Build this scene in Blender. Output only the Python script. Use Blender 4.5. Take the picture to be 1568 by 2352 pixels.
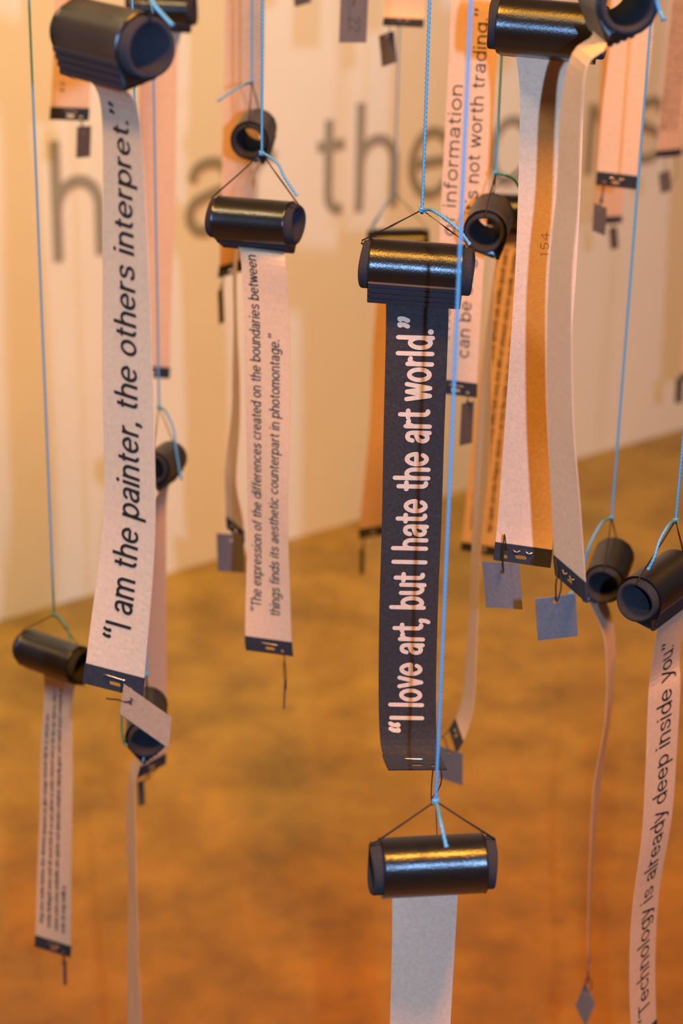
# -*- coding: utf-8 -*-
import bpy, bmesh, math, random
from mathutils import Vector, Matrix

for o in list(bpy.data.objects):
    bpy.data.objects.remove(o)
SC = bpy.context.scene
COL = SC.collection
R_ = math.radians

# ------------------------------------------------------------------ camera
FPX = 4450.0                      # focal length in pixels of the 1568 x 2352 frame
PITCH, ROLL = R_(22.4), R_(1.22)
EYE = Vector((0.0, 0.0, 1.5))
FWD = Vector((0, math.cos(PITCH), -math.sin(PITCH)))
_u0 = Vector((0, math.sin(PITCH), math.cos(PITCH)))
_r0 = Vector((1, 0, 0))
RGT = _r0 * math.cos(ROLL) + _u0 * math.sin(ROLL)
UPV = -_r0 * math.sin(ROLL) + _u0 * math.cos(ROLL)
cam_data = bpy.data.cameras.new('camera')
cam = bpy.data.objects.new('camera', cam_data)
COL.objects.link(cam)
cam_data.sensor_fit = 'VERTICAL'
cam_data.sensor_height = 36.0
cam_data.lens = 36.0 * FPX / 2352.0
cam_data.clip_start = 0.01
m = Matrix((RGT, UPV, -FWD)).transposed().to_4x4()
m.translation = EYE
cam.matrix_world = m
cam_data.dof.use_dof = True
cam_data.dof.focus_distance = 1.10
cam_data.dof.aperture_fstop = 8.0
SC.camera = cam

# ------------------------------------------------------------------ world, lamps, exposure
SC.view_settings.view_transform = 'Standard'
SC.view_settings.look = 'None'
SC.view_settings.gamma = 1.0
SC.view_settings.use_curve_mapping = False
SC.view_settings.exposure = 0.0
w = bpy.data.worlds.new('gallery_air')
SC.world = w
w.use_nodes = True
w.node_tree.nodes['Background'].inputs[0].default_value = (1.0, 0.80, 0.62, 1)
w.node_tree.nodes['Background'].inputs[1].default_value = 0.07

def lamp(name, kind, loc, power, colour, aim=None, **kw):
    d = bpy.data.lights.new(name, kind)
    d.energy = power
    d.color = colour
    for k, v in kw.items():
        setattr(d, k, v)
    o = bpy.data.objects.new(name, d)
    COL.objects.link(o)
    o.location = loc
    if aim is not None:
        o.rotation_euler = (Vector(aim) - Vector(loc)).to_track_quat('-Z', 'Y').to_euler()
    return o

# the photographer's flash, on the camera body turned on its side
fl = lamp('camera_flash', 'AREA', EYE + RGT * 0.068 + FWD * -0.01 + UPV * 0.005, 13.4, (0.55, 0.73, 1.0),
          aim=EYE + FWD * 3.0, shape='RECTANGLE', size=0.008, size_y=0.014)
fl.data.use_nodes = True          # falloff slowed artificially so that more flash light reaches the wall
fn, fk = fl.data.node_tree.nodes, fl.data.node_tree.links
fo = fn.new('ShaderNodeLightFalloff')
fo.inputs['Strength'].default_value = 1.0
fm = fn.new('ShaderNodeMath'); fm.operation = 'MULTIPLY_ADD'
fm.inputs[1].default_value = 0.46
fm.inputs[2].default_value = 0.50
fk.new(fo.outputs['Linear'], fm.inputs[0])
fk.new(fm.outputs[0], fn['Emission'].inputs['Strength'])
# tungsten gallery lamps under the ceiling
lamp('gallery_lamp_front', 'AREA', (0.47, 0.30, 2.9), 112.0, (1.0, 0.31, 0.022), aim=(0.05, 1.2, 1.0), shape='DISK', size=0.40)
lamp('gallery_lamp_left', 'AREA', (-1.15, 0.35, 2.9), 46.0, (1.0, 0.55, 0.22), aim=(0.1, 1.2, 1.0), shape='DISK', size=0.40)
lamp('gallery_washer_left', 'SPOT', (-1.25, 1.85, 2.9), 385.0, (0.60, 0.70, 0.40), aim=(-0.70, 3.02, 1.15), spot_size=R_(62), spot_blend=0.9, shadow_soft_size=0.12)
lamp('gallery_washer_right', 'SPOT', (0.75, 2.85, 2.9), 80.0, (0.60, 0.70, 0.74), aim=(0.42, 3.9, 0.7), spot_size=R_(75), spot_blend=0.9, shadow_soft_size=0.12)

# ------------------------------------------------------------------ materials
def material(name, colour, rough=0.6, spec=0.5, metal=0.0):
    mt = bpy.data.materials.new(name)
    mt.use_nodes = True
    b = mt.node_tree.nodes['Principled BSDF']
    b.inputs['Base Color'].default_value = (*colour, 1)
    b.inputs['Roughness'].default_value = rough
    b.inputs['Specular IOR Level'].default_value = spec
    b.inputs['Metallic'].default_value = metal
    return mt, mt.node_tree.nodes, mt.node_tree.links, b

def mottle(mt, nodes, links, b, c1, c2, scale, detail=4.0, rough=0.6, lo=0.3, hi=0.7, coord='Object', stretch=None):
    tc = nodes.new('ShaderNodeTexCoord')
    nz = nodes.new('ShaderNodeTexNoise')
    nz.inputs['Scale'].default_value = scale
    nz.inputs['Detail'].default_value = detail
    nz.inputs['Roughness'].default_value = rough
    src = tc.outputs[coord]
    if stretch:
        mp = nodes.new('ShaderNodeMapping')
        mp.inputs['Scale'].default_value = stretch
        links.new(src, mp.inputs['Vector'])
        src = mp.outputs['Vector']
    links.new(src, nz.inputs['Vector'])
    rp = nodes.new('ShaderNodeValToRGB')
    rp.color_ramp.elements[0].position = lo
    rp.color_ramp.elements[1].position = hi
    rp.color_ramp.elements[0].color = (*c1, 1)
    rp.color_ramp.elements[1].color = (*c2, 1)
    links.new(nz.outputs['Fac'], rp.inputs['Fac'])
    links.new(rp.outputs['Color'], b.inputs['Base Color'])
    return tc, nz, rp, src

def bump(nodes, links, b, src, scale, strength, dist=0.0005, detail=3.0):
    nz = nodes.new('ShaderNodeTexNoise')
    nz.inputs['Scale'].default_value = scale
    nz.inputs['Detail'].default_value = detail
    links.new(src, nz.inputs['Vector'])
    bp = nodes.new('ShaderNodeBump')
    bp.inputs['Strength'].default_value = strength
    bp.inputs['Distance'].default_value = dist
    links.new(nz.outputs['Fac'], bp.inputs['Height'])
    links.new(bp.outputs['Normal'], b.inputs['Normal'])

def paper(name, c1, c2, fleck, fleck_amt=0.55):
    mt, n, l, b = material(name, c1, 0.85, 0.2)
    tc, nz, rp, src = mottle(mt, n, l, b, c1, c2, 420.0, 5.0, 0.7, 0.33, 0.67)
    # small dark fibres
    n2 = n.new('ShaderNodeTexNoise')
    n2.inputs['Scale'].default_value = 900.0
    n2.inputs['Detail'].default_value = 1.0
    l.new(src, n2.inputs['Vector'])
    r2 = n.new('ShaderNodeValToRGB')
    r2.color_ramp.elements[0].position = 0.68
    r2.color_ramp.elements[1].position = 0.76
    l.new(n2.outputs['Fac'], r2.inputs['Fac'])
    mu = n.new('ShaderNodeMath')
    mu.operation = 'MULTIPLY'
    mu.inputs[1].default_value = fleck_amt
    l.new(r2.outputs['Color'], mu.inputs[0])
    mx = n.new('ShaderNodeMixRGB')
    mx.inputs[2].default_value = (*fleck, 1)
    l.new(mu.outputs[0], mx.inputs[0])
    l.new(rp.outputs['Color'], mx.inputs[1])
    l.new(mx.outputs[0], b.inputs['Base Color'])
    bump(n, l, b, src, 700.0, 0.25, 0.0003)
    return mt

M = {}
M['kraft'] = paper('kraft_paper', (0.42, 0.355, 0.295), (0.50, 0.42, 0.35), (0.30, 0.22, 0.15))
M['black_paper'] = paper('black_paper', (0.018, 0.019, 0.027), (0.030, 0.032, 0.042), (0.09, 0.09, 0.10), 0.4)
M['tab'] = paper('black_card', (0.013, 0.019, 0.034), (0.020, 0.028, 0.047), (0.07, 0.07, 0.08), 0.3)
M['grey_card'] = paper('grey_card', (0.088, 0.100, 0.128), (0.112, 0.125, 0.158), (0.05, 0.05, 0.05), 0.4)
M['ink'] = material('black_ink', (0.013, 0.012, 0.013), 0.7, 0.2)[0]
M['pale_ink'] = paper('unprinted_paper', (0.46, 0.39, 0.34), (0.55, 0.47, 0.41), (0.40, 0.32, 0.26), 0.4)
mt, n, l, b = material('vinyl', (0.006, 0.006, 0.0065), 0.33, 0.95)
b.inputs['Anisotropic'].default_value = 0.75
b.inputs['Specular Tint'].default_value = (0.55, 0.76, 1.0, 1)
tg = n.new('ShaderNodeTangent')
tg.direction_type = 'UV_MAP'
tg.uv_map = 'around'
l.new(tg.outputs['Tangent'], b.inputs['Tangent'])
tc = n.new('ShaderNodeTexCoord')
bump(n, l, b, tc.outputs['Object'], 900.0, 0.25, 0.0004, 2.0)
M['vinyl'] = mt
mt, n, l, b = material('foam', (0.030, 0.031, 0.038), 0.95, 0.2)
mottle(mt, n, l, b, (0.011, 0.015, 0.026), (0.024, 0.029, 0.044), 1500.0, 2.0)
M['foam'] = mt
mt, n, l, b = material('ribbed_card', (0.010, 0.015, 0.030), 0.6, 0.35)
M['lip'] = mt
M['thread'] = material('black_thread', (0.010, 0.009, 0.009), 0.8, 0.3)[0]
M['string'] = material('blue_string', (0.05, 0.27, 0.62), 0.55, 0.4)[0]
M['steel'] = material('staple_steel', (0.75, 0.75, 0.76), 0.25, 0.5, 1.0)[0]
M['pencil'] = material('pencil', (0.06, 0.06, 0.065), 0.6, 0.4)[0]
mt, n, l, b = material('wall_paint', (0.80, 0.78, 0.74), 0.8, 0.2)
mottle(mt, n, l, b, (0.78, 0.755, 0.71), (0.82, 0.80, 0.76), 3.0)
M['wall'] = mt
M['lettering'] = material('wall_lettering_paint', (0.30, 0.29, 0.25), 0.7, 0.3)[0]
M['ceiling'] = material('ceiling_paint', (0.25, 0.24, 0.23), 0.9, 0.1)[0]
mt, n, l, b = material('stained_concrete', (0.40, 0.28, 0.12), 0.45, 0.4)
tc, nz, rp, src = mottle(mt, n, l, b, (0.185, 0.090, 0.013), (0.375, 0.188, 0.026), 7.5, 7.0, 0.66, 0.32, 0.68)
n2 = n.new('ShaderNodeTexNoise')
n2.inputs['Scale'].default_value = 22.0
n2.inputs['Detail'].default_value = 4.0
l.new(src, n2.inputs['Vector'])
r2 = n.new('ShaderNodeValToRGB')
r2.color_ramp.elements[0].position = 0.56
r2.color_ramp.elements[1].position = 0.78
l.new(n2.outputs['Fac'], r2.inputs['Fac'])
mx = n.new('ShaderNodeMixRGB')
mx.inputs[2].default_value = (0.15, 0.092, 0.026, 1)
ml = n.new('ShaderNodeMath'); ml.operation = 'MULTIPLY'; ml.inputs[1].default_value = 0.55
l.new(r2.outputs['Color'], ml.inputs[0])
l.new(ml.outputs[0], mx.inputs[0])
l.new(rp.outputs['Color'], mx.inputs[1])
l.new(mx.outputs[0], b.inputs['Base Color'])
rr = n.new('ShaderNodeMapRange')
rr.inputs['To Min'].default_value = 0.35
rr.inputs['To Max'].default_value = 0.6
l.new(nz.outputs['Fac'], rr.inputs['Value'])
l.new(rr.outputs['Result'], b.inputs['Roughness'])
M['floor'] = mt

# ------------------------------------------------------------------ helpers
def at(px, py, Y):
    """Point of the room at distance Y ahead of the camera that the photograph shows at (px, py)."""
    r = FWD + RGT * ((px - 784) / FPX) - UPV * ((py - 1176) / FPX)
    return EYE + r * (Y / r.y)

def pix(p):
    d = p - EYE
    z = d.dot(FWD)
    return 784 + FPX * d.dot(RGT) / z, 1176 - FPX * d.dot(UPV) / z

def link(name, me, parent=None, origin=None, smooth=False):
    o = bpy.data.objects.new(name, me)
    COL.objects.link(o)
    if smooth:
        for p in me.polygons:
            p.use_smooth = True
    if parent is not None:
        o.parent = parent
    return o

def mesh(name, verts, faces, mats, parent=None, origin=Vector((0, 0, 0)), fmat=None, smooth=False):
    me = bpy.data.meshes.new(name)
    me.from_pydata([tuple(Vector(v) - origin) for v in verts], [], faces)
    for mm in mats:
        me.materials.append(mm)
    if fmat:
        for p, k in zip(me.polygons, fmat):
            p.material_index = k
    me.update()
    return link(name, me, parent, origin, smooth)

def thing(name, loc, label, cat, group=None):
    o = bpy.data.objects.new(name, None)
    o.empty_display_size = 0.02
    COL.objects.link(o)
    o.location = loc
    o['label'] = label
    o['category'] = cat
    if group:
        o['group'] = group
    return o

def tag_obj(o, label, cat, group=None, kind=None):
    o['label'] = label
    o['category'] = cat
    if group:
        o['group'] = group
    if kind:
        o['kind'] = kind

def fill(polys, thick=0.0):
    """Fill 2D outlines (with holes); returns verts (x, y, z) and faces."""
    cu = bpy.data.curves.new('outline', 'CURVE')
    cu.dimensions = '2D'
    cu.fill_mode = 'BOTH'
    cu.extrude = thick / 2
    S = 1.0 / max(1e-9, max(abs(c) for P in polys for q in P for c in q)) * 100.0
    cu.extrude = thick / 2 * S
    for P in polys:
        s = cu.splines.new('POLY')
        s.points.add(len(P) - 1)
        for q, (x, y) in zip(s.points, P):
            q.co = (x * S, y * S, 0, 1)
        s.use_cyclic_u = True
    o = bpy.data.objects.new('outline', cu)
    COL.objects.link(o)
    dg = bpy.context.evaluated_depsgraph_get()
    me = o.evaluated_get(dg).to_mesh()
    V = [tuple(v.co / S) for v in me.vertices]
    Fc = [tuple(p.vertices) for p in me.polygons]
    o.evaluated_get(dg).to_mesh_clear()
    bpy.data.objects.remove(o)
    bpy.data.curves.remove(cu)
    return V, Fc

def tube(pts, rad, sides=8, lobes=0, pitch=0.0, lobe=0.0, taper=None):
    """Swept tube through points; optional twisted lobed section (laid cord)."""
    V, Fc = [], []
    n = len(pts)
    ref = None
    dist = 0.0
    for i, p in enumerate(pts):
        t = (pts[min(i + 1, n - 1)] - pts[max(i - 1, 0)]).normalized()
        if ref is None:
            ref = Vector((0, 1, 0)) if abs(t.y) < 0.9 else Vector((1, 0, 0))
        if i:
            dist += (p - pts[i - 1]).length
        a = (ref - t * ref.dot(t)).normalized()
        ref = a
        c = t.cross(a)
        tw = 2 * math.pi * dist / pitch if pitch else 0.0
        rr = rad * (taper(i / (n - 1)) if taper else 1.0)
        for k in range(sides):
            th = 2 * math.pi * k / sides
            q = rr * (1 + lobe * math.cos(lobes * th)) if lobes else rr
            V.append(p + a * (q * math.cos(th + tw)) + c * (q * math.sin(th + tw)))
    for i in range(n - 1):
        for k in range(sides):
            k2 = (k + 1) % sides
            Fc.append((i * sides + k, i * sides + k2, (i + 1) * sides + k2, (i + 1) * sides + k))
    Fc.append(tuple(range(sides - 1, -1, -1)))
    Fc.append(tuple((n - 1) * sides + k for k in range(sides)))
    return V, Fc

def join(*parts):
    V, Fc = [], []
    for v, f in parts:
        b0 = len(V)
        V += list(v)
        Fc += [tuple(i + b0 for i in q) for q in f]
    return V, Fc

def blob(c, r, seed=0, sq=(1, 1, 1)):
    rng = random.Random(seed)
    bm = bmesh.new()
    bmesh.ops.create_icosphere(bm, subdivisions=2, radius=1.0)
    V = []
    for v in bm.verts:
        k = r * (1 + 0.18 * math.sin(5 * v.co.x + seed) * math.cos(6 * v.co.z + 2 * v.co.y))
        V.append(c + Vector((v.co.x * k * sq[0], v.co.y * k * sq[1], v.co.z * k * sq[2])))
    Fc = [tuple(v.index for v in f.verts) for f in bm.faces]
    bm.free()
    return V, Fc

def catmull(P, k=10):
    """Catmull-Rom through a list of equal-length tuples."""
    out = []
    n = len(P)
    for i in range(n - 1):
        p0, p1, p2, p3 = P[max(i - 1, 0)], P[i], P[i + 1], P[min(i + 2, n - 1)]
        for j in range(k):
            t = j / k
            out.append(tuple(0.5 * (2 * b_ + (c_ - a_) * t + (2 * a_ - 5 * b_ + 4 * c_ - d_) * t * t
                             + (3 * b_ - a_ - 3 * c_ + d_) * t ** 3) for a_, b_, c_, d_ in zip(p0, p1, p2, p3)))
    out.append(tuple(P[-1]))
    return out

# ------------------------------------------------------------------ lettering, drawn as pen strokes (cap height 100)
def arc(cx, cy, rx, ry, a0, a1, n=None):
    n = n or max(4, int(abs(a1 - a0) / 18))
    return [(cx + rx * math.cos(R_(a0 + (a1 - a0) * k / n)), cy + ry * math.sin(R_(a0 + (a1 - a0) * k / n))) for k in range(n + 1)]

def smooth(P, k=4):
    return [tuple(q) for q in catmull(P, k)]

PEN = {
    'o': (52, [arc(26, 36.5, 20, 30.5, 0, 360, 28)]),
    'c': (48, [arc(26, 36.5, 20, 30.5, 42, 318)]),
    'e': (52, [[(7, 37.5), (46, 37.5)], arc(26, 36.5, 20, 30.5, 2, 322)]),
    'n': (50, [[(8, 0), (8, 73)], arc(25, 44, 17, 23, 180, 0) + [(42, 0)]]),
    'h': (50, [[(8, 0), (8, 103)], arc(25, 44, 17, 23, 180, 0) + [(42, 0)]]),
    'm': (76, [[(8, 0), (8, 73)], arc(23, 46, 15, 21, 180, 0) + [(38, 0)], arc(53, 46, 15, 21, 180, 0) + [(68, 0)]]),
    'u': (50, [[(8, 73)] + arc(25, 29, 17, 23, 180, 360), [(42, 0), (42, 73)]]),
    'r': (33, [[(8, 0), (8, 73)], arc(24, 42, 16, 24, 180, 70)]),
    't': (32, [[(14, 91)] + arc(25, 20, 11, 14, 180, 285), [(3, 67), (29, 67)]]),
    'f': (30, [[(13, 0)] + arc(25, 82, 12, 15, 180, 75), [(3, 67), (28, 67)]]),
    'i': (17, [[(8, 0), (8, 73)], [(8, 95), (8, 95.5)]]),
    'l': (17, [[(8, 0), (8, 103)]]),
    'a': (50, [smooth([(9, 52), (14, 63), (25, 67), (36, 63), (40, 50), (40, 30), (40, 0)]),
               smooth([(40, 42), (24, 38), (11, 32), (7, 20), (12, 9), (22, 6), (33, 11), (40, 25)])]),
    'b': (53, [[(8, 0), (8, 103)], arc(28, 36.5, 19, 30.5, 0, 360, 28)]),
    'd': (53, [[(45, 0), (45, 103)], arc(26, 36.5, 19, 30.5, 0, 360, 28)]),
    'p': (53, [[(8, -28), (8, 73)], arc(28, 36.5, 19, 30.5, 0, 360, 28)]),
    'g': (53, [[(45, 73)] + arc(26, -5, 19, 17, 0, -155), arc(26, 36.5, 19, 30.5, 0, 360, 28)]),
    's': (46, [smooth([(39, 53), (34, 64), (24, 67), (12, 63), (9, 53), (15, 43), (25, 38), (36, 32), (40, 20), (35, 9), (24, 6), (12, 9), (7, 20)])]),
    'v': (45, [[(4, 73), (22.5, 3)], [(41, 73), (22.5, 3)]]),
    'w': (66, [[(4, 73), (18, 3)], [(33, 72), (18, 3)], [(33, 72), (48, 3)], [(62, 73), (48, 3)]]),
    'x': (44, [[(4, 73), (40, 0)], [(40, 73), (4, 0)]]),
    'y': (45, [[(4, 73), (23, 4)], smooth([(41, 73), (23, 4), (16, -18), (10, -25), (3, -25)])]),
    'I': (19, [[(9, 0), (9, 100)]]),
    'T': (56, [[(2, 94), (54, 94)], [(28, 94), (28, 0)]]),
    'A': (62, [[(4, 0), (31, 100)], [(58, 0), (31, 100)], [(14, 34), (48, 34)]]),
    '2': (56, [smooth([(9, 74), (14, 90), (28, 95), (42, 88), (45, 73), (38, 56), (20, 34), (8, 8)]), [(7, 6), (48, 6)]]),
    '“': (44, [smooth([(14, 104), (8, 94), (7, 80)]), [(8, 80), (8.5, 81)], smooth([(36, 104), (30, 94), (29, 80)]), [(30, 80), (30.5, 81)]]),
    '”': (44, [smooth([(9, 100), (9, 88), (3, 76)]), [(8, 98), (8.5, 99)], smooth([(31, 100), (31, 88), (25, 76)]), [(30, 98), (30.5, 99)]]),
    '.': (17, [[(8, 6), (8, 6.5)]]),
    ',': (17, [smooth([(8, 6), (8, -6), (3, -16)]), [(8, 6), (8, 6.5)]]),
    '1': (40, [[(12, 82), (24, 98), (24, 0)]]),
    '5': (54, [smooth([(44, 95), (16, 95), (11, 55), (28, 60), (44, 45), (40, 14), (24, 5), (8, 14)])]),
    '4': (56, [[(36, 0), (34, 98)], [(34, 98), (6, 34), (50, 34)]]),
    "'": (15, [[(7, 100), (7, 80)]]),
    ' ': (24, []),
}

def pen_line(s, cap, length=None, wpen=11.0, track=4, rounded=True):
    """Strokes of a line of lettering: verts (x, y) and faces, cap height and length in metres."""
    k = cap / 100.0
    adv = (sum(PEN[c][0] + track for c in s) - track) * k
    xs = 1.0 if length is None else length / adv
    V, Fc = [], []
    hw = wpen / 2
    x0 = 0.0
    nlay = 0
    for c in s:
        a, strokes = PEN[c]
        for S_ in strokes:
            lay = 1.4e-5 * (nlay % 7)
            nlay += 1
            P = [Vector(((x0 + x) * xs, y)) for x, y in S_]
            dot = len(P) == 2 and (P[1] - P[0]).length < 1.5
            if dot:
                b0 = len(V)
                rr = hw * 1.25
                V += [(P[0].x + rr * math.cos(2 * math.pi * j / 14), P[0].y + rr * math.sin(2 * math.pi * j / 14), lay) for j in range(14)]
                Fc.append(tuple(range(b0, b0 + 14)))
                continue
            closed = (P[0] - P[-1]).length < 1e-3
            n = len(P)
            b0 = len(V)
            for i in range(n):
                pa = P[i - 1] if i else (P[-2] if closed else P[0])
                pb = P[i + 1] if i < n - 1 else (P[1] if closed else P[-1])
                t1 = (P[i] - pa); t2 = (pb - P[i])
                t1 = t1.normalized() if t1.length > 1e-6 else t2.normalized()
                t2 = t2.normalized() if t2.length > 1e-6 else t1
                t = (t1 + t2).normalized()
                nn = Vector((-t.y, t.x))
                mm = hw / max(nn.dot(Vector((-t1.y, t1.x))), 0.7)
                V.append((*(P[i] + nn * mm), lay)); V.append((*(P[i] - nn * mm), lay))
            for i in range(n - 1):
                j = b0 + 2 * i
                Fc.append((j, j + 1, j + 3, j + 2))
            if rounded and not closed:
                for pt, q in ((P[0], P[1]), (P[-1], P[-2])):
                    b1 = len(V)
                    th = math.atan2(pt.y - q.y, pt.x - q.x)
                    V += [(pt.x + hw * math.cos(th - math.pi / 2 + math.pi * j / 8), pt.y + hw * math.sin(th - math.pi / 2 + math.pi * j / 8), lay + 7e-6) for j in range(9)]
                    Fc.append(tuple(range(b1, b1 + 9)))
        x0 += a + track
    return [(x * k, y * k, z) for x, y, z in V], Fc

def word_marks(rng, length, h):
    """Rows of small marks like print too far off to read."""
    V, Fc = [], []
    x = 0.0
    while x < length:
        for _ in range(rng.choice((2, 3, 4, 5, 6, 7, 9, 11))):
            wd = h * rng.uniform(0.25, 0.62)
            hh = h * rng.choice((1.0, 1.0, 1.0, 1.4))
            y0 = -0.4 * h if rng.random() < 0.1 else 0.0
            if x + wd > length:
                break
            b0 = len(V)
            V += [(x, y0, 0), (x, hh, 0), (x + wd, hh, 0), (x + wd, y0, 0)]
            Fc.append((b0, b0 + 1, b0 + 2, b0 + 3))
            x += wd + h * 0.22
        x += h * 0.55
    return V, Fc

# ------------------------------------------------------------------ a hanging roll and its strip
WID = 0.035
RAD = 0.0150          # casing radius
TIP = 1.40            # lip distance in casing radii

class Strip:
    """A band of paper through stations (point, yaw); v runs down it, u across it."""
    def __init__(self, P, step=0.004):
        S = catmull([(p.x, p.y, p.z, yaw) for p, yaw in P], 14)
        C = [Vector(s[:3]) for s in S]
        L = [0.0]
        for a, b_ in zip(C, C[1:]):
            L.append(L[-1] + (b_ - a).length)
        self.L = L[-1]
        self.C, self.Y, self.S = C, [R_(s[3]) for s in S], L
    def frame(self, v):
        L = self.S
        if v >= L[-1]:
            i = len(L) - 2
        elif v <= 0:
            i = 0
        else:
            lo, hi = 0, len(L) - 1
            while hi - lo > 1:
                md = (lo + hi) // 2
                if L[md] <= v: lo = md
                else: hi = md
            i = lo
        d = L[i + 1] - L[i] or 1e-9
        t = (v - L[i]) / d
        c = self.C[i] + (self.C[i + 1] - self.C[i]) * t
        tt = min(max(t, 0), 1)
        yw = self.Y[i] + (self.Y[i + 1] - self.Y[i]) * tt
        e = Vector((math.cos(yw), math.sin(yw), 0))
        def tang(j):
            j0, j1 = max(j - 1, 0), min(j + 1, len(L) - 1)
            return (self.C[j1] - self.C[j0]).normalized()
        T = (tang(i) * (1 - tt) + tang(i + 1) * tt).normalized()
        nrm = T.cross(e).normalized()
        return c, e, nrm
    def pt(self, u, v, h=0.0):
        c, e, nrm = self.frame(v)
        return c + e * u + nrm * h
    def v_at(self, py, u=0.0):
        lo, hi = 0.0, self.L + 0.02
        best = min((abs(pix(self.pt(u, lo + (hi - lo) * k / 400))[1] - py), k) for k in range(401))
        return lo + (hi - lo) * best[1] / 400

def strip_mesh(name, st, v0, v1, wid, front, back, parent, org, text=None, ink=None, face=1, thick=0.0003):
    n = max(4, int((v1 - v0) / 0.004))
    us = [-wid / 2, -wid / 4, 0, wid / 4, wid / 2]
    V, Fc, K = [], [], []
    for i in range(n + 1):
        v = v0 + (v1 - v0) * i / n
        for u in us: V.append(st.pt(u, v, thick / 2))
        for u in us: V.append(st.pt(u, v, -thick / 2))
    q = len(us)
    for i in range(n):
        a, b_ = i * 2 * q, (i + 1) * 2 * q
        for j in range(q - 1):
            Fc.append((a + j, b_ + j, b_ + j + 1, a + j + 1)); K.append(0)
            Fc.append((a + q + j + 1, b_ + q + j + 1, b_ + q + j, a + q + j)); K.append(1)
        Fc.append((a, a + q, b_ + q, b_)); K.append(1)
        Fc.append((a + q - 1, b_ + q - 1, b_ + 2 * q - 1, a + 2 * q - 1)); K.append(1)
    for a, fl in ((0, False), (n * 2 * q, True)):
        for j in range(q - 1):
            Fc.append((a + j, a + j + 1, a + q + j + 1, a + q + j)); K.append(1)
    mats = [front, back]
    if text:
        mats.append(ink)
        for ub, va, (tv, tf) in text:
            b0 = len(V)
            for x, y, z in tv:
                V.append(st.pt(ub - y, va - x, face * (thick / 2 + 0.00018 + z)))
            for f in tf:
                Fc.append(tuple(i + b0 for i in f)); K.append(2)
    return mesh(name, V, Fc, mats, parent, org, K)

def circle(cx, cy, r, n=16):
    return [(cx + r * math.cos(2 * math.pi * k / n), cy + r * math.sin(2 * math.pi * k / n)) for k in range(n)]

def slot(cx, cy, hw, r, n=8):
    P = []
    for k in range(n + 1):
        a = -math.pi / 2 + math.pi * k / n
        P.append((cx + hw + r * math.cos(a), cy + r * math.sin(a)))
    for k in range(n + 1):
        a = math.pi / 2 + math.pi * k / n
        P.append((cx - hw + r * math.cos(a), cy + r * math.sin(a)))
    return P

def tab_mesh(st, v0, h, hole_side, parent, org, wid=WID, thick=0.0011):
    wd = wid / 2 + 0.0003
    nst = 8
    outer = [(-wd + 2 * wd * k / nst, v0) for k in range(nst)] + [(wd, v0 + h * k / 3) for k in range(3)] \
        + [(wd - 2 * wd * k / nst, v0 + h) for k in range(nst)] + [(-wd, v0 + h - h * k / 3) for k in range(3)]
    polys = [outer, slot(0.0010 * hole_side, v0 + h * 0.66, 0.0024, 0.0012)]
    hx = hole_side * 0.0105
    polys.append(circle(hx, v0 + h * 0.74, 0.0013))
    tv, tf = fill(polys, thick)
    V = [st.pt(x, y, z) for x, y, z in tv]
    o = mesh('end_tab', V, tf, [M['tab']], parent, org)
    return o, st.pt(hx, v0 + h * 0.74, 0)

def staple(st, v, kind, parent, org, face=1):
    if kind == 'bar':
        pts = [st.pt(-0.0062 + 0.0126 * k / 6 + 0.0008, v + 0.0001 * k, face * 0.0010) for k in range(7)]
        V, Fc = tube(pts, 0.00035, 6)
    else:
        prt = []
        for s in (-1, 1):
            pts = []
            for k in range(7):
                t = k / 6
                pts.append(st.pt(s * (0.0062 - 0.0046 * t), v + 0.0011 * math.sin(math.pi * t), face * (0.0009 + 0.0005 * math.sin(math.pi * t))))
            prt.append(tube(pts, 0.00036, 6))
        V, Fc = join(*prt)
    return mesh('staple', V, Fc, [M['steel']], parent, org, smooth=True)

def card_tag(corn, hole, parent, org, size=(0.0232, 0.026), mark=None):
    """Corners: (px, py, Y) for top left, top right, bottom left."""
    A, B, C = [at(*c) for c in corn]
    ex, ey = B - A, C - A
    nrm = ey.cross(ex).normalized()
    polys = [[(0, 0), (0, 1), (1, 1), (1, 0)]]
    hu, hv = hole
    ru, rv = 0.0014 / ex.length, 0.0014 / ey.length
    if ex.length > 0.012 and ey.length > 0.012:
        polys.append([(hu + ru * math.cos(t), hv + rv * math.sin(t)) for t in [2 * math.pi * k / 12 for k in range(12)]])
    tv, tf = fill(polys)
    th = 0.00045
    V = [A + ex * x + ey * y + nrm * (th / 2) for x, y, z in tv] + [A + ex * x + ey * y - nrm * (th / 2) for x, y, z in tv]
    n0 = len(tv)
    Fc = list(tf) + [tuple(i + n0 for i in reversed(f)) for f in tf]
    # rim of the card
    rim = [(0, 0), (0, 1), (1, 1), (1, 0)]
    b0 = len(V)
    for x, y in rim:
        V.append(A + ex * x + ey * y + nrm * (th / 2)); V.append(A + ex * x + ey * y - nrm * (th / 2))
    for k in range(4):
        a, c = b0 + 2 * k, b0 + 2 * ((k + 1) % 4)
        Fc.append((a, c, c + 1, a + 1))
    mats, K = [M['grey_card']], [0] * len(Fc)
    if mark:
        mats.append(M['pencil'])
        side = 1 if nrm.y < 0 else -1
        b0 = len(V)
        for x, y, z in mark[0]:
            V.append(A + ex * ((.0070 + y) / ex.length) + ey * ((.0265 + x) / ey.length) + nrm * side * (th / 2 + 0.0002 + z))
        for f in mark[1]:
            Fc.append(tuple(i + b0 for i in f)); K.append(1)
    o = mesh('hang_tag', V, Fc, mats, parent, org, K)
    return o, A + ex * hu + ey * hv

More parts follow.
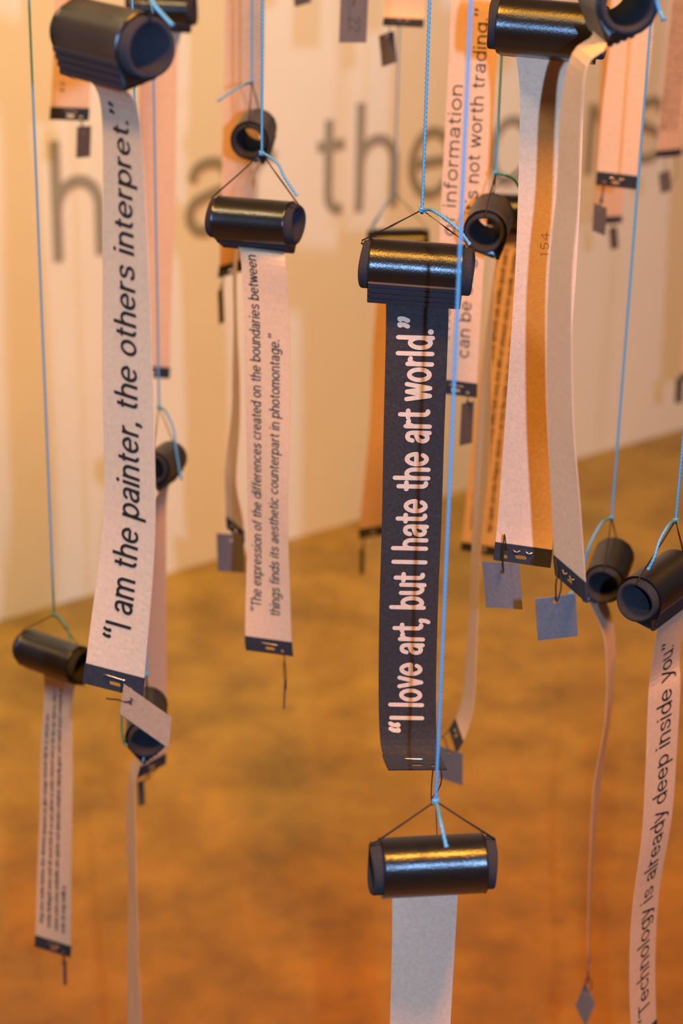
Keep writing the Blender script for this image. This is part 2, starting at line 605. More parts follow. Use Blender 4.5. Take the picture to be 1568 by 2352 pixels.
def thread_mesh(p, q, parent, org, path=None, seed=0, knot=0.6, ends=True):
    rng = random.Random(seed)
    prt = []
    if path:
        prt.append(tube([Vector(a) for a in catmull([tuple(v) for v in path], 5)], 0.00042, 6))
    else:
        d = q - p
        side = Vector((rng.uniform(-1, 1), rng.uniform(-1, 1), 0)) * (0.07 * d.length)
        for s in (-1, 1):
            pts = [p + d * (k / 8) + side * s * math.sin(math.pi * k / 8) + Vector((0, -0.0007 * math.sin(math.pi * k / 8), 0)) for k in range(9)]
            prt.append(tube(pts, 0.00040, 6))
        kp = p + d * knot
        prt.append(blob(kp, 0.0009, seed))
        if ends:
            for s in (-1, 1):
                e = kp + Vector((s * rng.uniform(0.001, 0.003), -0.001, rng.uniform(-0.006, -0.003)))
                prt.append(tube([kp, (kp + e) / 2 + Vector((s * 0.0006, 0, 0.0004)), e], 0.00036, 5))
    V, Fc = join(*prt)
    return mesh('tag_thread', V, Fc, [M['thread']], parent, org, smooth=True)

ALLR = {}

def film_roll(key, px, py, Y, yaw, label, knot, end=0, tilt=0.0, phi=0.0, lip=True, ridge=1, sc=1.0, group=None,
              path=(), tabh=0.0115, hole=1, st_kind='bar', text=(), dark=False, wid=WID, tag=None, tag_hole=(0.5, 0.13),
              thread=None, face=1, tail=None, string_label=None, knotY=None, mark=None, seed=1, tube_len=0.062,
              string_top=3.0, tabdir=None, marks=None):
    yr, tr = R_(yaw), R_(tilt)
    ax = Vector((math.cos(yr) * math.cos(tr), math.sin(yr) * math.cos(tr), math.sin(tr)))
    fr = Vector((math.sin(yr), -math.cos(yr), 0))
    up = fr.cross(ax).normalized()
    r = RAD * sc
    half, chalf = 0.026 * sc, tube_len * sc / 2
    c0 = at(px, py, Y)
    if end:
        c0 = c0 - ax * (half * end)
    root = thing('film_roll', c0, label, 'film roll', group or 'paper film rolls hung on strings')
    org = c0
    ph = R_(phi)
    def ring(th, rad, x):          # th measured from straight down towards the front
        return c0 + ax * x + (fr * math.sin(th) - up * math.cos(th)) * rad
    al = math.acos(1 / TIP)
    rng = random.Random(seed)
    N = 72
    # casing: rolled sheet drawn out to a lip
    V, Fc = [], []
    xs = [-half, -half + 0.0012 * sc, -half * 0.5, 0, half * 0.5, half - 0.0012 * sc, half]
    ths = [ph + 2 * math.pi * k / N for k in range(N)]
    def rad_at(th):
        d = abs((th - ph + math.pi) % (2 * math.pi) - math.pi)
        if d < al and lip:
            return r / math.cos(al - d)
        return r
    for i, x in enumerate(xs):
        for k, th in enumerate(ths):
            q = rad_at(th)
            if i in (0, 6):
                q += r * (0.010 + 0.018 * max(0, math.sin(9 * th + seed) * math.sin(5.3 * th + 2 * seed)))
            V.append(ring(th, q, x))
    for i in range(len(xs) - 1):
        for k in range(N):
            k2 = (k + 1) % N
            Fc.append((i * N + k, i * N + k2, (i + 1) * N + k2, (i + 1) * N + k))
    rin = r * 0.885
    for i, x in ((0, xs[0] + 0.0006), (6, xs[6] - 0.0006)):
        b0 = len(V)
        for th in ths:
            V.append(ring(th, rin, x))
        for k in range(N):
            k2 = (k + 1) % N
            Fc.append((i * N + k, i * N + k2, b0 + k2, b0 + k))
    co = mesh('casing', V, Fc, [M['vinyl']], root, org, smooth=True)
    uv = co.data.uv_layers.new(name='around')
    for lp in co.data.loops:
        q = co.data.vertices[lp.vertex_index].co
        th = math.atan2(q.dot(fr), -q.dot(up))
        uv.data[lp.index].uv = (q.dot(ax) * 20.0, ((th - ph) % (2 * math.pi)))
    # foam core: hollow tube standing proud of the casing
    V, Fc = [], []
    ro, ri = r * 0.885, r * 0.70
    prof = [(-chalf, ri + 0.0006), (-chalf - 0.0002, (ri + ro) / 2), (-chalf, ro - 0.0006), (-chalf + 0.0008, ro), (chalf - 0.0008, ro),
            (chalf, ro - 0.0006), (chalf + 0.0002, (ri + ro) / 2), (chalf, ri + 0.0006), (chalf - 0.0008, ri), (-chalf + 0.0008, ri)]
    for x, q in prof:
        for th in ths:
            xx = x
            V.append(ring(th, q * (1 + 0.012 * math.sin(3 * th + seed)), xx + 0.0006 * math.sin(2 * th + seed) * (1 if x > 0 else -1)))
    m_ = len(prof)
    for i in range(m_):
        i2 = (i + 1) % m_
        for k in range(N):
            k2 = (k + 1) % N
            Fc.append((i * N + k, i2 * N + k, i2 * N + k2, i * N + k2))
    mesh('foam_core', V, Fc, [M['foam']], root, org, smooth=True)
    # ribbed card along one side of the lip
    if lip:
        s = ridge
        tipd = r * TIP
        tp = (math.sin(ph) * tipd, -math.cos(ph) * tipd)
        ta = ph + s * al
        tg = (math.sin(ta) * r, -math.cos(ta) * r)
        nx, ny = math.sin(ta), -math.cos(ta)
        prof = []
        nr = 4
        for k in range(nr):
            for f, hgt in ((0.02, 0.0002), (0.14, 0.0010), (0.72, 0.0011), (0.86, 0.0002)):
                t = 0.06 + (k + f) / nr * 0.98
                prof.append((tg[0] + (tp[0] - tg[0]) * t + nx * hgt * sc, tg[1] + (tp[1] - tg[1]) * t + ny * hgt * sc))
        back = [(tp[0] - nx * 0.0006, tp[1] - ny * 0.0006), (tg[0] - nx * 0.0006, tg[1] - ny * 0.0006)]
        poly = prof + back
        V = []
        hl = half * 0.985
        for x in (-hl, hl):
            for a, b_ in poly:
                V.append(c0 + ax * x + fr * a + up * b_)
        q = len(poly)
        Fc = [(k, (k + 1) % q, q + (k + 1) % q, q + k) for k in range(q)] + [tuple(range(q)), tuple(range(2 * q - 1, q - 1, -1))]
        mesh('ribbed_lip', V, Fc, [M['lip']], root, org)
    # hanger cord threaded through the core
    kp = at(knot[0], knot[1], knotY or (Y if not end else c0.y))
    ctop = up * (r * 0.90)
    prt = []
    for s in (-1, 1):
        e1 = c0 + ax * (s * (chalf + 0.0003)) + ctop
        e2 = c0 + ax * (s * (chalf - 0.003)) + up * (r * 0.66)
        prt.append(tube([kp, kp.lerp(e1, 0.5) + Vector((0, 0, -0.0002)), e1, c0 + ax * (s * (chalf + 0.0007)) + up * (r * 0.8), e2], 0.00052, 7, 2, 0.004, 0.15))
    prt.append(tube([c0 - ax * (chalf - 0.003) + up * (r * 0.66), c0 + up * (r * 0.64), c0 + ax * (chalf - 0.003) + up * (r * 0.66)], 0.0005, 6))
    prt.append(blob(kp + Vector((0, 0, -0.0012)), 0.0012, seed + 3))
    V, Fc = join(*prt)
    mesh('hanger_cord', V, Fc, [M['thread']], root, org, smooth=True)
    # the strip of paper
    if path:
        tipc = c0 + (fr * math.sin(ph) - up * math.cos(ph)) * (r * (TIP - 0.12))
        tip0 = c0 + (fr * math.sin(ph) - up * math.cos(ph)) * (r * 0.95)
        P = [(tip0, yaw), (tipc, yaw)]
        for q in path:
            P.append((at(q[0], q[1], q[2]), q[3]))
        st = Strip(P)
        L = st.L
        lines = []
        for tx in text:
            # (string, y of the start px, y of the end px, baseline u, cap height, bold)
            s_, y0, y1, ub, cap, bold = tx[:6]
            va, vb = st.v_at(y0, ub), st.v_at(y1, ub)
            lines.append((ub, va, pen_line(s_, cap, va - vb, bold, tx[6] if len(tx) > 6 else 4, dark or bold < 10)))
        if marks:
            for (y0, y1, ub, hh) in marks:
                va, vb = st.v_at(y0, ub), st.v_at(y1, ub)
                lines.append((ub, va, word_marks(rng, va - vb, hh)))
        fm, bm_ = (M['black_paper'], M['kraft']) if dark else (M['kraft'], M['kraft'])
        strip_mesh('paper_strip', st, 0.0, L - tabh * 0.58, wid, fm, bm_, root, org, lines or None,
                   M['pale_ink'] if dark else M['ink'], face)
        tab, hp = tab_mesh(st, L - tabh, tabh, hole, root, org, wid)
        if st_kind:
            staple(st, L - tabh * 0.72, st_kind, tab, org, face)
        if tag:
            mk = pen_line(mark, .0100, .0125, 10.0) if mark else None
            tg_, hq = card_tag(tag, tag_hole, root, org, mark=mk)
            pth = [at(*q) for q in thread] if thread else None
            thread_mesh(hp, hq, tg_, org, pth, seed)
        ALLR[key] = (root, st)
    # the blue string it hangs from
    if string_label:
        top = Vector((kp.x, kp.y, string_top))
        blue_string(kp, top, tail, c0, string_label, seed)
    return root

def blue_string(kp, top, tail, c0, label, seed, rad=0.00088):
    root_label = label
    zc = min(top.z, at(pix(kp)[0], -60, kp.y).z)
    pts = []
    n = max(6, int((zc - kp.z) / 0.0011))
    if zc > kp.z + 0.01:
        for k in range(n + 1):
            pts.append(Vector((kp.x, kp.y, kp.z + (zc - kp.z) * k / n)))
    else:
        pts = [kp.copy()]
    z = pts[-1].z
    while z < top.z - 0.02:
        z = min(top.z, z + 0.1)
        pts.append(Vector((kp.x, kp.y, z)))
    pts[-1].z = top.z
    prt = [tube(pts, rad, 9, 3, 0.0075, 0.16)]
    # knot: a lump and two turns
    prt.append(blob(kp, rad * 1.55, seed, (1.1, 1.0, 1.2)))
    for s in (-0.5, 0.6):
        lp = [kp + Vector((rad * 1.7 * math.cos(t), rad * 1.5 * math.sin(t), rad * (1.4 * s + 0.5 * math.sin(t + seed)))) for t in [2 * math.pi * k / 14 for k in range(15)]]
        prt.append(tube(lp, rad * 0.62, 6))
    if tail:
        q = [kp + Vector((0, -0.001, 0))] + [at(*t) for t in tail]
        C = [Vector(a) for a in catmull([tuple(v) for v in q], 14)]
        # even steps for the laid twist
        D = [C[0]]
        for a, b_ in zip(C, C[1:]):
            k = max(1, int((b_ - a).length / 0.0011))
            D += [a.lerp(b_, j / k) for j in range(1, k + 1)]
        prt.append(tube(D, rad * 1.02, 9, 3, 0.0075, 0.16, taper=lambda t: 1.0 if t < 0.94 else 1.0 + 1.2 * (t - 0.94) / 0.06 * 0.3))
    V, Fc = join(*prt)
    o = mesh('blue_string', V, Fc, [M['string']], None, kp, smooth=True)
    o.location = kp
    tag_obj(o, label, 'string', 'blue strings holding the film rolls')
    return o

# ------------------------------------------------------------------ the room
def struct(name, V, Fc, mt):
    o = mesh(name, V, Fc, [mt])
    o['kind'] = 'structure'
    return o

WA = Vector((-0.60153, 3.10067, 0.0))
WB = Vector((0.77779, 4.18281, 0.0))
wd = (WB - WA).normalized()
wn = Vector((wd.y, -wd.x, 0))      # out of the wall, towards the viewer
w0, w1 = WA - wd * 3.0, WA + wd * 6.0
T = 0.12
struct('wall_back', [w0, w1, w1 + Vector((0, 0, 3.0)), w0 + Vector((0, 0, 3.0)),
                     w0 - wn * T, w1 - wn * T, w1 - wn * T + Vector((0, 0, 3.0)), w0 - wn * T + Vector((0, 0, 3.0))],
       [(0, 1, 2, 3), (5, 4, 7, 6), (4, 0, 3, 7), (1, 5, 6, 2), (3, 2, 6, 7), (4, 5, 1, 0)], M['wall'])
def slab(name, z0, z1, mt):
    x0, x1, y0, y1 = -4.0, 5.5, -3.0, 7.5
    V = [(x, y, z) for z in (z0, z1) for x, y in ((x0, y0), (x1, y0), (x1, y1), (x0, y1))]
    return struct(name, V, [(3, 2, 1, 0), (4, 5, 6, 7), (0, 1, 5, 4), (1, 2, 6, 5), (2, 3, 7, 6), (3, 0, 4, 7)], mt)
slab('floor', -0.1, 0.0, M['floor'])
slab('ceiling', 3.0, 3.1, M['ceiling'])

def wall_s(px, py):
    r = FWD + RGT * ((px - 784) / FPX) - UPV * ((py - 1176) / FPX)
    t = (WA - EYE).dot(wn) / r.dot(wn)
    p = EYE + r * t
    return (p - WA).dot(wd), p.z
s0, s1 = wall_s(104, 450)[0], wall_s(1528, 300)[0]
root = thing('wall_lettering', WA + Vector((0, 0, 0.633)), 'big grey lower-case lettering painted along the white wall, reading hear the', 'lettering')
KL = 0.199 / 100
full = 'hear the cons'
LX = (s1 - s0) / ((sum(PEN[c][0] + 4 for c in full) - 4) * KL)
for i, word in ((0, 'hear'), (5, 'the'), (9, 'cons')):
    x0 = sum(PEN[c][0] + 4 for c in full[:i]) * KL * LX
    lw = (sum(PEN[c][0] + 4 for c in word) - 4) * KL * LX
    tv, tf = pen_line(word, 0.199, lw, 10.0, 4, False)
    V = [WA + wd * (s0 + x0 + x) + Vector((0, 0, 0.633 + y)) + wn * (0.0012 + z * 8) for x, y, z in tv]
    mesh('painted_word', V, tf, [M['lettering']], root, WA + Vector((0, 0, 0.633)))

# ------------------------------------------------------------------ the hanging rolls, nearest first

# front row
film_roll('C', 992, 1988, .829, 7, 'lowest black roll, under the black printed strip, with a long blank grey strip', (1000, 1840),
          tilt=.5, phi=-80, path=[(974, 2130, .852, 16), (965, 2350, .852, 20), (955, 2600, .845, 20), (950, 2900, .845, 18)],
          tail=[(1006, 1858, .815), (1012, 1890, .800), (1025, 1946, .792)], seed=2,
          string_label='nearest bright blue string crossing the black printed strip down to the lowest roll', tag=[(938, 2960, .845), (990, 2965, .84), (936, 3040, .85)])

film_roll('A', 256, 90, .88, -50, 'big black roll with ribbed lip carrying the strip printed I am the painter', (318, -62),
          tilt=0, phi=30, path=[(274, 250, .885, -54), (288, 600, .885, -46), (293, 900, .885, -40), (296, 1200, .885, -37), (268, 1500, .885, -27), (258, 1585, .885, -25)],
          text=[('“I am the painter, the others interpret.”', 1480, 240, .0072, .0158, 11.5)],
          tag=[(284, 1571, .87), (394, 1648, .855), (275, 1640, .85)], tag_hole=(.17, .45),
          thread=[(306, 1583, .885), (296, 1596, .868), (303, 1609, .858), (285, 1612, .858), (270, 1607, .86), (255, 1606, .862), (243, 1604, .862)],
          tail=[(334, -45, .87), (350, 4, .855), (372, 32, .85), (396, 58, .845)], seed=4,
          string_label='blue string above the big ribbed roll, only its cut tail showing at the frame top')

film_roll('E', 1440, 10, .905, -86, 'open-ended black roll seen end-on with plain strip curling out over its neighbour', (1468, -110), end=1,
          tilt=0, phi=22, ridge=-1, sc=.96,
          path=[(1372, 100, .905, -86), (1330, 138, .90, -85), (1311, 260, .90, -80), (1303, 450, .90, -79), (1289, 600, .90, -78), (1284, 750, .90, -76), (1286, 950, .90, -74),
                (1295, 1100, .90, -71), (1307, 1292, .90, -69), (1312, 1352, .90, -69)],
          hole=-1, st_kind='prongs', tag=[(1228, 1375, .895), (1321, 1364.6, .895), (1234.7, 1471, .90)],
          thread=[(1284, 1306, .895), (1276, 1285, .89), (1279, 1320, .885), (1276, 1345, .885), (1278, 1382, .893), (1288, 1350, .895), (1287, 1310, .9)],
          tail=[(1490, -60, .90), (1509, 8, .90), (1516, 28, .90), (1524, 44, .895)], seed=7,
          string_label='blue string over the end-on roll at top right, just its cut tip showing')

film_roll('B', 957, 616, 1.05, -6, 'glossy black roll with ribbed lip carrying the black strip printed I love art', (969, 482),
          tilt=-1.5, phi=26, path=[(958, 715, 1.046, -2), (950, 1000, 1.05, 0), (945, 1200, 1.05, 0), (938, 1400, 1.05, 0), (935, 1600, 1.05, 0), (938, 1700, 1.047, 2), (947, 1742, 1.038, 3), (959, 1768, 1.028, 3)],
          dark=True, text=[('“I love art, but I hate the art world.”', 1683, 726, .0089, .0187, 14.5, 7)], tabh=.0135,
          tag=[(1000, 1858, 1.03), (1001.5, 1858, 1.05), (1004, 1965, 1.04)],
          thread=[(1005, 1752, 1.03), (1013, 1775, 1.025), (1012, 1800, 1.025), (1001, 1822, 1.03), (993, 1832, 1.03), (992, 1850, 1.03), (990, 1832, 1.03), (991, 1800, 1.03), (994, 1768, 1.03)],
          tail=[(990, 482, 1.04), (1024, 503, 1.03), (1055, 530, 1.022), (1079, 562, 1.02)], seed=5,
          string_label='sharp blue twisted string holding the roll of the black printed strip')

film_roll('D', 1258, 66, 1.06, -14, 'black roll cut by the frame top with blank strip crossed by an orange shadow', (1268, -70),
          tilt=-2, phi=-30, ridge=-1, path=[(1266, 250, 1.073, -12), (1254, 600, 1.078, -12), (1232, 900, 1.083, -14), (1212, 1150, 1.085, -16), (1204, 1235, 1.085, -17), (1198, 1295, 1.083, -17)],
          text=[('154', 592, 530, .0012, .0048, 4)], hole=-1, st_kind='prongs', tag=[(1106.6, 1290, 1.075), (1191, 1294.6, 1.07), (1116, 1394.5, 1.075)], tag_hole=(.53, .2),
          thread=[(1163, 1264, 1.075), (1158, 1228, 1.07), (1156, 1262, 1.068), (1155, 1290, 1.068), (1156, 1312, 1.068), (1153, 1285, 1.072), (1157, 1235, 1.07)], seed=8,
          string_label='blue string above the roll at the frame top, out of the picture')

film_roll('G', 1467, 1377, 1.075, 55, 'dusty black roll at the right edge carrying the strip printed Technology', (1551, 1195), end=-1,
          phi=31, path=[(1527, 1530, 1.11, 50), (1525, 1600, 1.11, 46), (1518, 1750, 1.11, 47), (1508, 1900, 1.11, 48), (1485, 2050, 1.11, 51), (1477, 2150, 1.11, 52), (1475, 2260, 1.11, 53), (1478, 2345, 1.11, 54), (1480, 2400, 1.11, 54)],
          text=[('“Technology is already deep inside you.”', 2338, 1460, .0080, .0155, 9.6)],
          tag=[(1490, 2440, 1.10), (1540, 2445, 1.10), (1488, 2540, 1.10)],
          tail=[(1536, 1205, 1.065), (1515, 1240, 1.055), (1502, 1280, 1.05), (1488, 1308, 1.05)], seed=9,
          string_label='blue string at the right edge holding the dusty roll of the Technology strip')

# middle row
film_roll('M', 335, 1696, 1.236, 94.6, 'small end-on black roll half hidden by the grey tag of the painter strip', (336, 1548), end=-1,
          phi=-8, path=[(310, 1768, 1.265, 98), (303, 1800, 1.265, 103), (301, 1900, 1.265, 108), (302, 2000, 1.265, 108), (306, 2100, 1.265, 108), (305, 2200, 1.265, 110), (308, 2300, 1.265, 114), (310, 2500, 1.265, 114), (312, 2700, 1.265, 114)],
          tail=[(310, 1580, 1.225), (284, 1625, 1.215), (279, 1665, 1.212), (283, 1700, 1.21), (290, 1712, 1.21)], seed=11,
          tag=[(300, 2760, 1.265), (340, 2762, 1.25), (300, 2850, 1.26)], st_kind='bar',
          string_label='blue string running behind the painter strip to the small roll at its tag')

film_roll('H', 586, 508, 1.27, -20, 'black roll carrying the strip printed The expression of the differences', (601, 352),
          tilt=1.5, phi=-14, path=[(603, 590, 1.262, -28), (611, 700, 1.262, -26), (614, 825, 1.262, -25), (615, 958, 1.262, -27), (614, 1123, 1.262, -33), (615, 1256, 1.262, -31), (616, 1460, 1.262, -15), (619, 1500, 1.262, -14)],
          text=[('“The expression of the differences created on the boundaries between', 1406, 587, -.0051, .0082, 11),
                ('things finds its aesthetic counterpart in photomontage.”', 1416, 767, .0095, .0082, 11)],
          tag=[(653, 1560, 1.25), (656, 1562, 1.272), (650, 1628, 1.255)], tag_hole=(.5, .1),
          thread=[(651, 1492, 1.26), (652, 1505, 1.257), (655, 1530, 1.256), (657, 1556, 1.256), (656, 1585, 1.256), (653, 1560, 1.258), (651, 1520, 1.258)],
          tail=[(612, 356, 1.265), (638, 376, 1.258), (652, 405, 1.254), (668, 430, 1.252), (682, 450, 1.25)], seed=12,
          string_label='blue string holding the roll of the expression strip, its tail lying along the hanger')

film_roll('V', 1113, 533, 1.285, 81, 'hollow end-on black roll right beside the glossy roll, its narrow strip turned edge-on', (1138, 397), end=-1,
          phi=27, path=[(1138, 620, 1.33, 84), (1134, 660, 1.33, 87), (1127, 730, 1.33, 90), (1120, 820, 1.33, 95), (1113, 960, 1.33, 101), (1105, 1085, 1.33, 103), (1096, 1210, 1.33, 98), (1092, 1290, 1.33, 97),
                        (1085, 1450, 1.33, 97), (1079, 1570, 1.33, 99), (1070, 1630, 1.33, 98), (1058, 1668, 1.33, 97), (1040, 1702, 1.33, 97)],
          hole=1, st_kind='prongs', face=-1, tag=[(1008, 1713.6, 1.315), (1062, 1731, 1.305), (1008, 1786, 1.32)], tag_hole=(.45, .1),
          thread=[(1046, 1722, 1.315), (1040, 1727, 1.31), (1030, 1725, 1.308), (1025, 1712, 1.308), (1021, 1697, 1.31), (1014, 1694, 1.31), (1024, 1685, 1.31), (1032, 1675, 1.315), (1044, 1662, 1.32)], seed=13,
          tail=[(1155, 400, 1.28), (1175, 408, 1.285), (1186, 420, 1.29), (1200, 450, 1.3)],
          string_label='blue string just left of the shadow-crossed strip, ending at the hollow roll')

film_roll('I', 573, 323, 1.498, 85.5, 'hollow end-on black roll hanging behind the hanger of the expression roll', (578, 189), end=-1,
          phi=30, path=[(560, 440, 1.53, 90), (545, 560, 1.53, 95), (539, 640, 1.53, 98), (541, 759, 1.53, 99), (542, 858, 1.53, 103), (541, 958, 1.53, 104), (532, 1057, 1.53, 107), (530, 1107, 1.53, 110), (538, 1180, 1.53, 118), (541, 1230, 1.53, 118)],
          hole=-1, st_kind='prongs', face=-1, tag=[(497, 1225, 1.52), (560, 1228, 1.515), (500, 1312, 1.525)], tag_hole=(.55, .17),
          tail=[(568, 192, 1.49), (548, 200, 1.48), (525, 215, 1.475), (501, 232, 1.47)], seed=14,
          string_label='pale blue string behind the expression roll, its cut tail pointing left')

film_roll('F', 1386, 1341, 1.274, 75, 'end-on black roll behind the grey square tag, its narrow strip falling edge-on', (1404, 1190), end=-1,
          phi=-42, path=[(1393, 1430, 1.30, 74), (1403, 1510, 1.30, 72), (1402, 1570, 1.30, 73), (1396, 1650, 1.30, 74), (1373, 1790, 1.30, 72), (1360, 1950, 1.30, 77), (1353, 2100, 1.30, 80), (1352, 2178, 1.30, 82), (1350, 2228, 1.30, 83)],
          hole=1, tag=[(1343, 2256, 1.29), (1366, 2305, 1.283), (1321, 2310, 1.295)], tag_hole=(.25, .25), st_kind='bar',
          thread=[(1352, 2205, 1.30), (1350, 2240, 1.295), (1342, 2262, 1.29), (1350, 2280, 1.288), (1359, 2262, 1.288), (1351, 2243, 1.292), (1350, 2262, 1.288)],
          tail=[(1385, 1197, 1.265), (1368, 1222, 1.255), (1352, 1255, 1.25), (1344, 1280, 1.25), (1335, 1320, 1.25), (1320, 1352, 1.24), (1306, 1366, 1.235)], seed=15,
          string_label='long blue string at right leading down to the end-on roll behind the square tag')

film_roll('N', 122, 1507, 1.36, -33, 'black roll at lower left carrying a strip of four small printed lines', (124, 1411),
          phi=-18, path=[(134, 1600, 1.375, -43), (130, 1750, 1.375, -35), (128, 1885, 1.375, -34), (125, 2000, 1.375, -30), (122, 2155, 1.375, -25), (120, 2186, 1.375, -24)],
          marks=[(2120, 1640, -.0105, .0026), (2132, 1585, -.0030, .0026), (2138, 1580, .0045, .0026), (2144, 2030, .0115, .0026)],
          tag=[(145, 2210, 1.37), (152, 2212, 1.392), (146, 2262, 1.37)], tag_hole=(.5, .1),
          tail=[(135, 1417, 1.35), (150, 1434, 1.342), (156, 1452, 1.34), (162, 1474, 1.337)], seed=16,
          string_label='thin blue-grey string down the left side to the lower left roll')

film_roll('U', 1092, -125, 1.415, -14, 'black roll above the frame carrying the strip about the value of information', (1096, -260),
          phi=-15, path=[(1091, 0, 1.415, -14), (1086, 122, 1.415, -14), (1068, 430, 1.415, -15), (1056, 650, 1.415, -16), (1045, 862, 1.415, -18), (1043, 907, 1.415, -18)],
          text=[('“The value of information', 815, 193, -.0060, .0100, 10.5), ('can be so great it\'s not worth trading.”', 824, 15, .0100, .0100, 10.5)],
          tag=[(1060, 927, 1.40), (1088, 922, 1.425), (1055, 1024, 1.405)], tag_hole=(.5, .1), seed=17,
          string_label='blue string of the information roll, above the picture')

film_roll('L', 353, 1076, 1.474, 78, 'small tilted black roll half hidden by the painter strip, orange strip below it', (365, 935), end=-1,
          tilt=-9, phi=12, sc=.92, path=[(362, 1160, 1.50, 70), (355, 1300, 1.50, 62), (352, 1550, 1.50, 56), (348, 1745, 1.50, 50), (347, 1772, 1.50, 50)],
          tag=[(315, 1795, 1.50), (330, 1792, 1.53), (318, 1852, 1.50)], tag_hole=(.5, .1),
          tail=[(380, 945, 1.465), (398, 985, 1.455), (404, 1030, 1.45), (416, 1102, 1.445)], seed=18,
          string_label='pale string beside the painter strip down to the small tilted roll')

# back row
film_roll('W', 1200, 487, 1.66, -6, 'blurred black roll mostly behind the shadow-crossed strip, orange strip of small print below', (1206, 372),
          phi=-12, path=[(1188, 570, 1.665, -10), (1165, 720, 1.665, -14), (1135, 950, 1.665, -17), (1103, 1240, 1.665, -19), (1099, 1270, 1.665, -19)],
          marks=[(1215, 570, -.0075, .0030), (1218, 560, .0010, .0030), (1222, 700, .0095, .0030)],
          tag=[(1130, 1300, 1.66), (1160, 1302, 1.675), (1128, 1370, 1.66)],
          thread=[(1122, 1262, 1.66), (1140, 1282, 1.66), (1147, 1308, 1.66)], seed=19,
          string_label='string behind the shadow-crossed strip, holding the blurred roll with orange print')

film_roll('J', 566, -560, 1.75, 0, 'black roll above the frame with pinkish strip ending beside the expression roll', (566, -660),
          phi=-15, path=[(565, -380, 1.765, 0), (562, 0, 1.77, 0), (559, 200, 1.77, 4), (547, 450, 1.77, 30), (534, 597, 1.77, 50), (530, 630, 1.77, 50)],
          tag=[(500, 668, 1.75), (512, 664, 1.77), (503, 745, 1.75)], tag_hole=(.5, .1), seed=20, hole=-1,
          string_label='string of the pinkish strip beside the expression roll, above the picture')

film_roll('K', 371, 20, 1.79, -8, 'black roll cut off at the top edge behind the big ribbed roll, pink strip below', (372, -90),
          phi=-12, path=[(366, 110, 1.80, -8), (363, 200, 1.80, -8), (360, 450, 1.80, -8), (352, 700, 1.80, -8), (350, 835, 1.80, -8), (348, 867, 1.80, -8)],
          tag=[(322, 890, 1.80), (345, 888, 1.83), (320, 960, 1.80)], tag_hole=(.5, .1), seed=21, hole=-1,
          string_label='string of the roll behind the big ribbed roll, above the picture')

film_roll('O', 176, -560, 1.73, -5, 'black roll above the frame with orange strip ending left of the painter strip', (178, -660),
          phi=-15, path=[(175, -400, 1.735, -5), (172, 0, 1.735, -5), (161, 238, 1.735, -5), (158, 276, 1.735, -5)],
          text=[('“Art', 213, 90, .0030, .0120, 11)],
          tag=[(177, 291, 1.72), (209, 289, 1.745), (175, 363, 1.725)], tag_hole=(.45, .18), seed=22,
          string_label='string of the orange strip left of the painter strip, above the picture')

film_roll('S', 940, -600, 1.72, -11, 'black roll above the frame with orange strip just dipping in at top centre', (941, -700),
          phi=-15, path=[(936, -400, 1.725, -11), (931, -100, 1.725, -11), (928, 22, 1.725, -11), (925, 60, 1.71, -11)],
          hole=-1, st_kind='prongs', tag=[(870, 82, 1.71), (904, 71, 1.73), (877, 154, 1.715)], tag_hole=(.55, .12), seed=23,
          thread=[(897, 48, 1.71), (890, 52, 1.70), (880, 54, 1.70), (892, 56, 1.70), (893, 78, 1.705), (888, 92, 1.715)],
          string_label='string of the orange strip at top centre, above the picture')

film_roll('X', 1462, -260, 1.60, -20, 'black roll above the frame with blank peach strip ending left of the long blue string', (1464, -370),
          phi=-15, path=[(1456, -100, 1.605, -21), (1448, 100, 1.605, -22), (1430, 250, 1.605, -24), (1418, 389, 1.605, -25), (1414, 430, 1.605, -25)],
          hole=-1, st_kind='prongs', tag=[(1364, 466, 1.585), (1393, 478, 1.60), (1360, 530, 1.585)], tag_hole=(.45, .12), seed=24,
          string_label='string of the blank peach strip, above the picture')

film_roll('Z', 1630, -400, 2.18, 26, 'black roll beyond the corner with orange print strip ending at the upper right edge', (1632, -490),
          phi=-15, path=[(1612, -300, 2.19, 26), (1572, 0, 2.19, 28), (1538, 326, 2.19, 28), (1536, 356, 2.19, 28)],
          marks=[(300, -280, -.0105, .0028), (300, -280, -.0020, .0028), (300, -280, .0065, .0028)],
          tag=[(1512, 398, 2.19), (1537, 390, 2.2), (1517, 445, 2.19)], tag_hole=(.5, .1), seed=25,
          thread=[(1545, 345, 2.18), (1553, 370, 2.18), (1552, 408, 2.18), (1540, 418, 2.18), (1526, 402, 2.185), (1527, 370, 2.185), (1530, 352, 2.185)],
          string_label='string of the orange print strip at the upper right edge, above the picture')

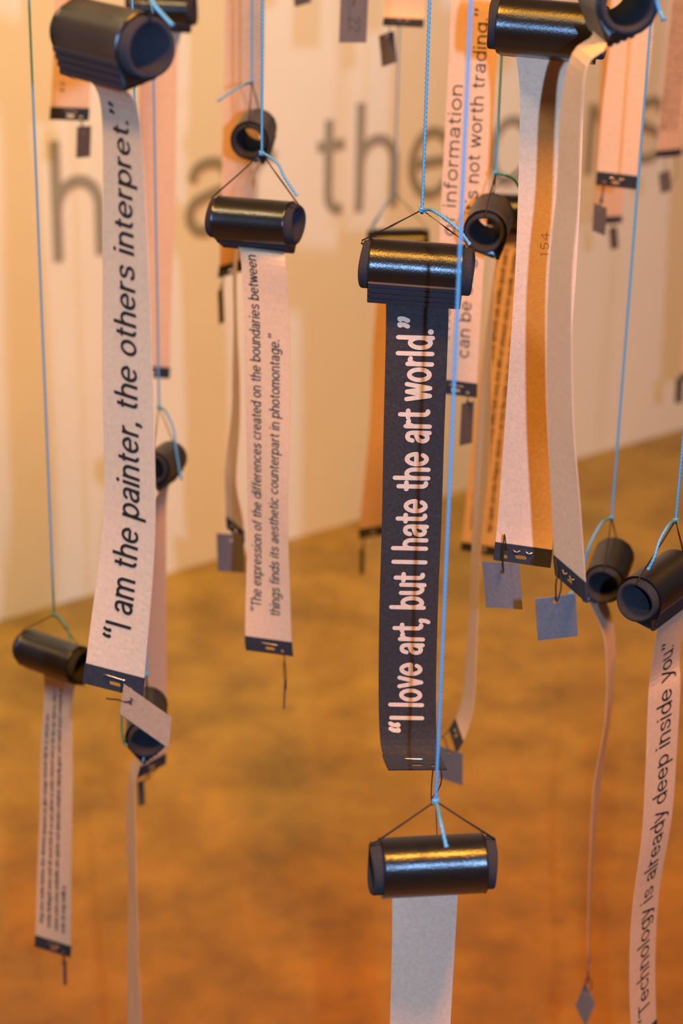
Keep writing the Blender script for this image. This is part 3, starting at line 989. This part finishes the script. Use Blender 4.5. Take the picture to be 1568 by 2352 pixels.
film_roll('T', 914, 558, 1.95, 8, 'furthest blurred black roll peeping over the glossy roll, orange strip hanging behind', (905, 441),
          phi=-12, path=[(905, 650, 1.955, 8), (900, 720, 1.955, 10), (893, 802, 1.955, 10), (888, 930, 1.955, 10), (879, 1040, 1.955, 14), (860, 1200, 1.955, 22), (859, 1232, 1.955, 24)],
          tag=[(826, 1262, 1.95), (836, 1262, 1.98), (826, 1320, 1.95)], tag_hole=(.5, .1), seed=26, hole=-1,
          tail=[(893, 458, 1.94), (876, 486, 1.935), (855, 525, 1.93)],
          string_label='far blurred string left of the sharp blue one, down to the furthest roll')

film_roll('Q', 830, -620, 1.56, 4, 'black roll above the frame with the grey tag numbered 22 dangling at top centre', (831, -720),
          phi=-15, path=[(826, -450, 1.565, 4), (822, -250, 1.565, 4), (820, -140, 1.565, 4), (819, -96, 1.565, 4)],
          tag=[(783, -40, 1.565), (847, -40, 1.568), (778, 98, 1.57)], tag_hole=(.45, .2), seed=27, hole=-1,
          thread=[(800, -110, 1.56), (808, -60, 1.558), (813, -20, 1.558), (814, 0, 1.558), (811, 15, 1.558), (814, 3, 1.558)],
          mark='22', string_label='string of the roll with the numbered tag, above the picture')

film_roll('P', 735, -700, 1.80, -15, 'black roll above the frame whose dark tag corner dips in left of top centre', (721, -740),
          phi=-15, path=[(712, -480, 1.805, -15), (704, -300, 1.805, -15), (700, -180, 1.805, -15), (698, -140, 1.805, -15)],
          tag=[(668, -62, 1.80), (706, -72, 1.82), (677, 16, 1.805)], tag_hole=(.5, .12), seed=28, hole=-1,
          string_label='string of the roll above left of top centre, out of the picture')

film_roll('Y', 1430, -120, 2.2, 14, 'black roll far behind the peach strip with a short orange strip showing below it', (1432, -210),
          phi=-15, path=[(1424, -20, 2.205, 14), (1412, 200, 2.205, 14), (1396, 484, 2.205, 14), (1395, 510, 2.205, 14)],
          text=[], tag=[(1398, 524, 2.2), (1416, 521, 2.22), (1402, 573, 2.2)], tag_hole=(.5, .12), seed=29,
          thread=[(1410, 505, 2.2), (1408, 515, 2.2), (1407, 530, 2.2)],
          string_label='string of the short orange strip far behind the peach strip')

film_roll('R', 1625, 250, 2.5, 2, 'black roll outside the right edge, corner of its tab showing halfway up', (1627, 150),
          phi=-15, path=[(1620, 340, 2.505, 2), (1612, 500, 2.505, 2), (1594, 834, 2.505, 2), (1593, 870, 2.505, 2)],
          tag=[(1552, 869, 2.49), (1569, 867, 2.51), (1549, 927, 2.49)], tag_hole=(.5, .1), hole=-1, seed=30,
          string_label='string of the roll outside the right edge of the picture')
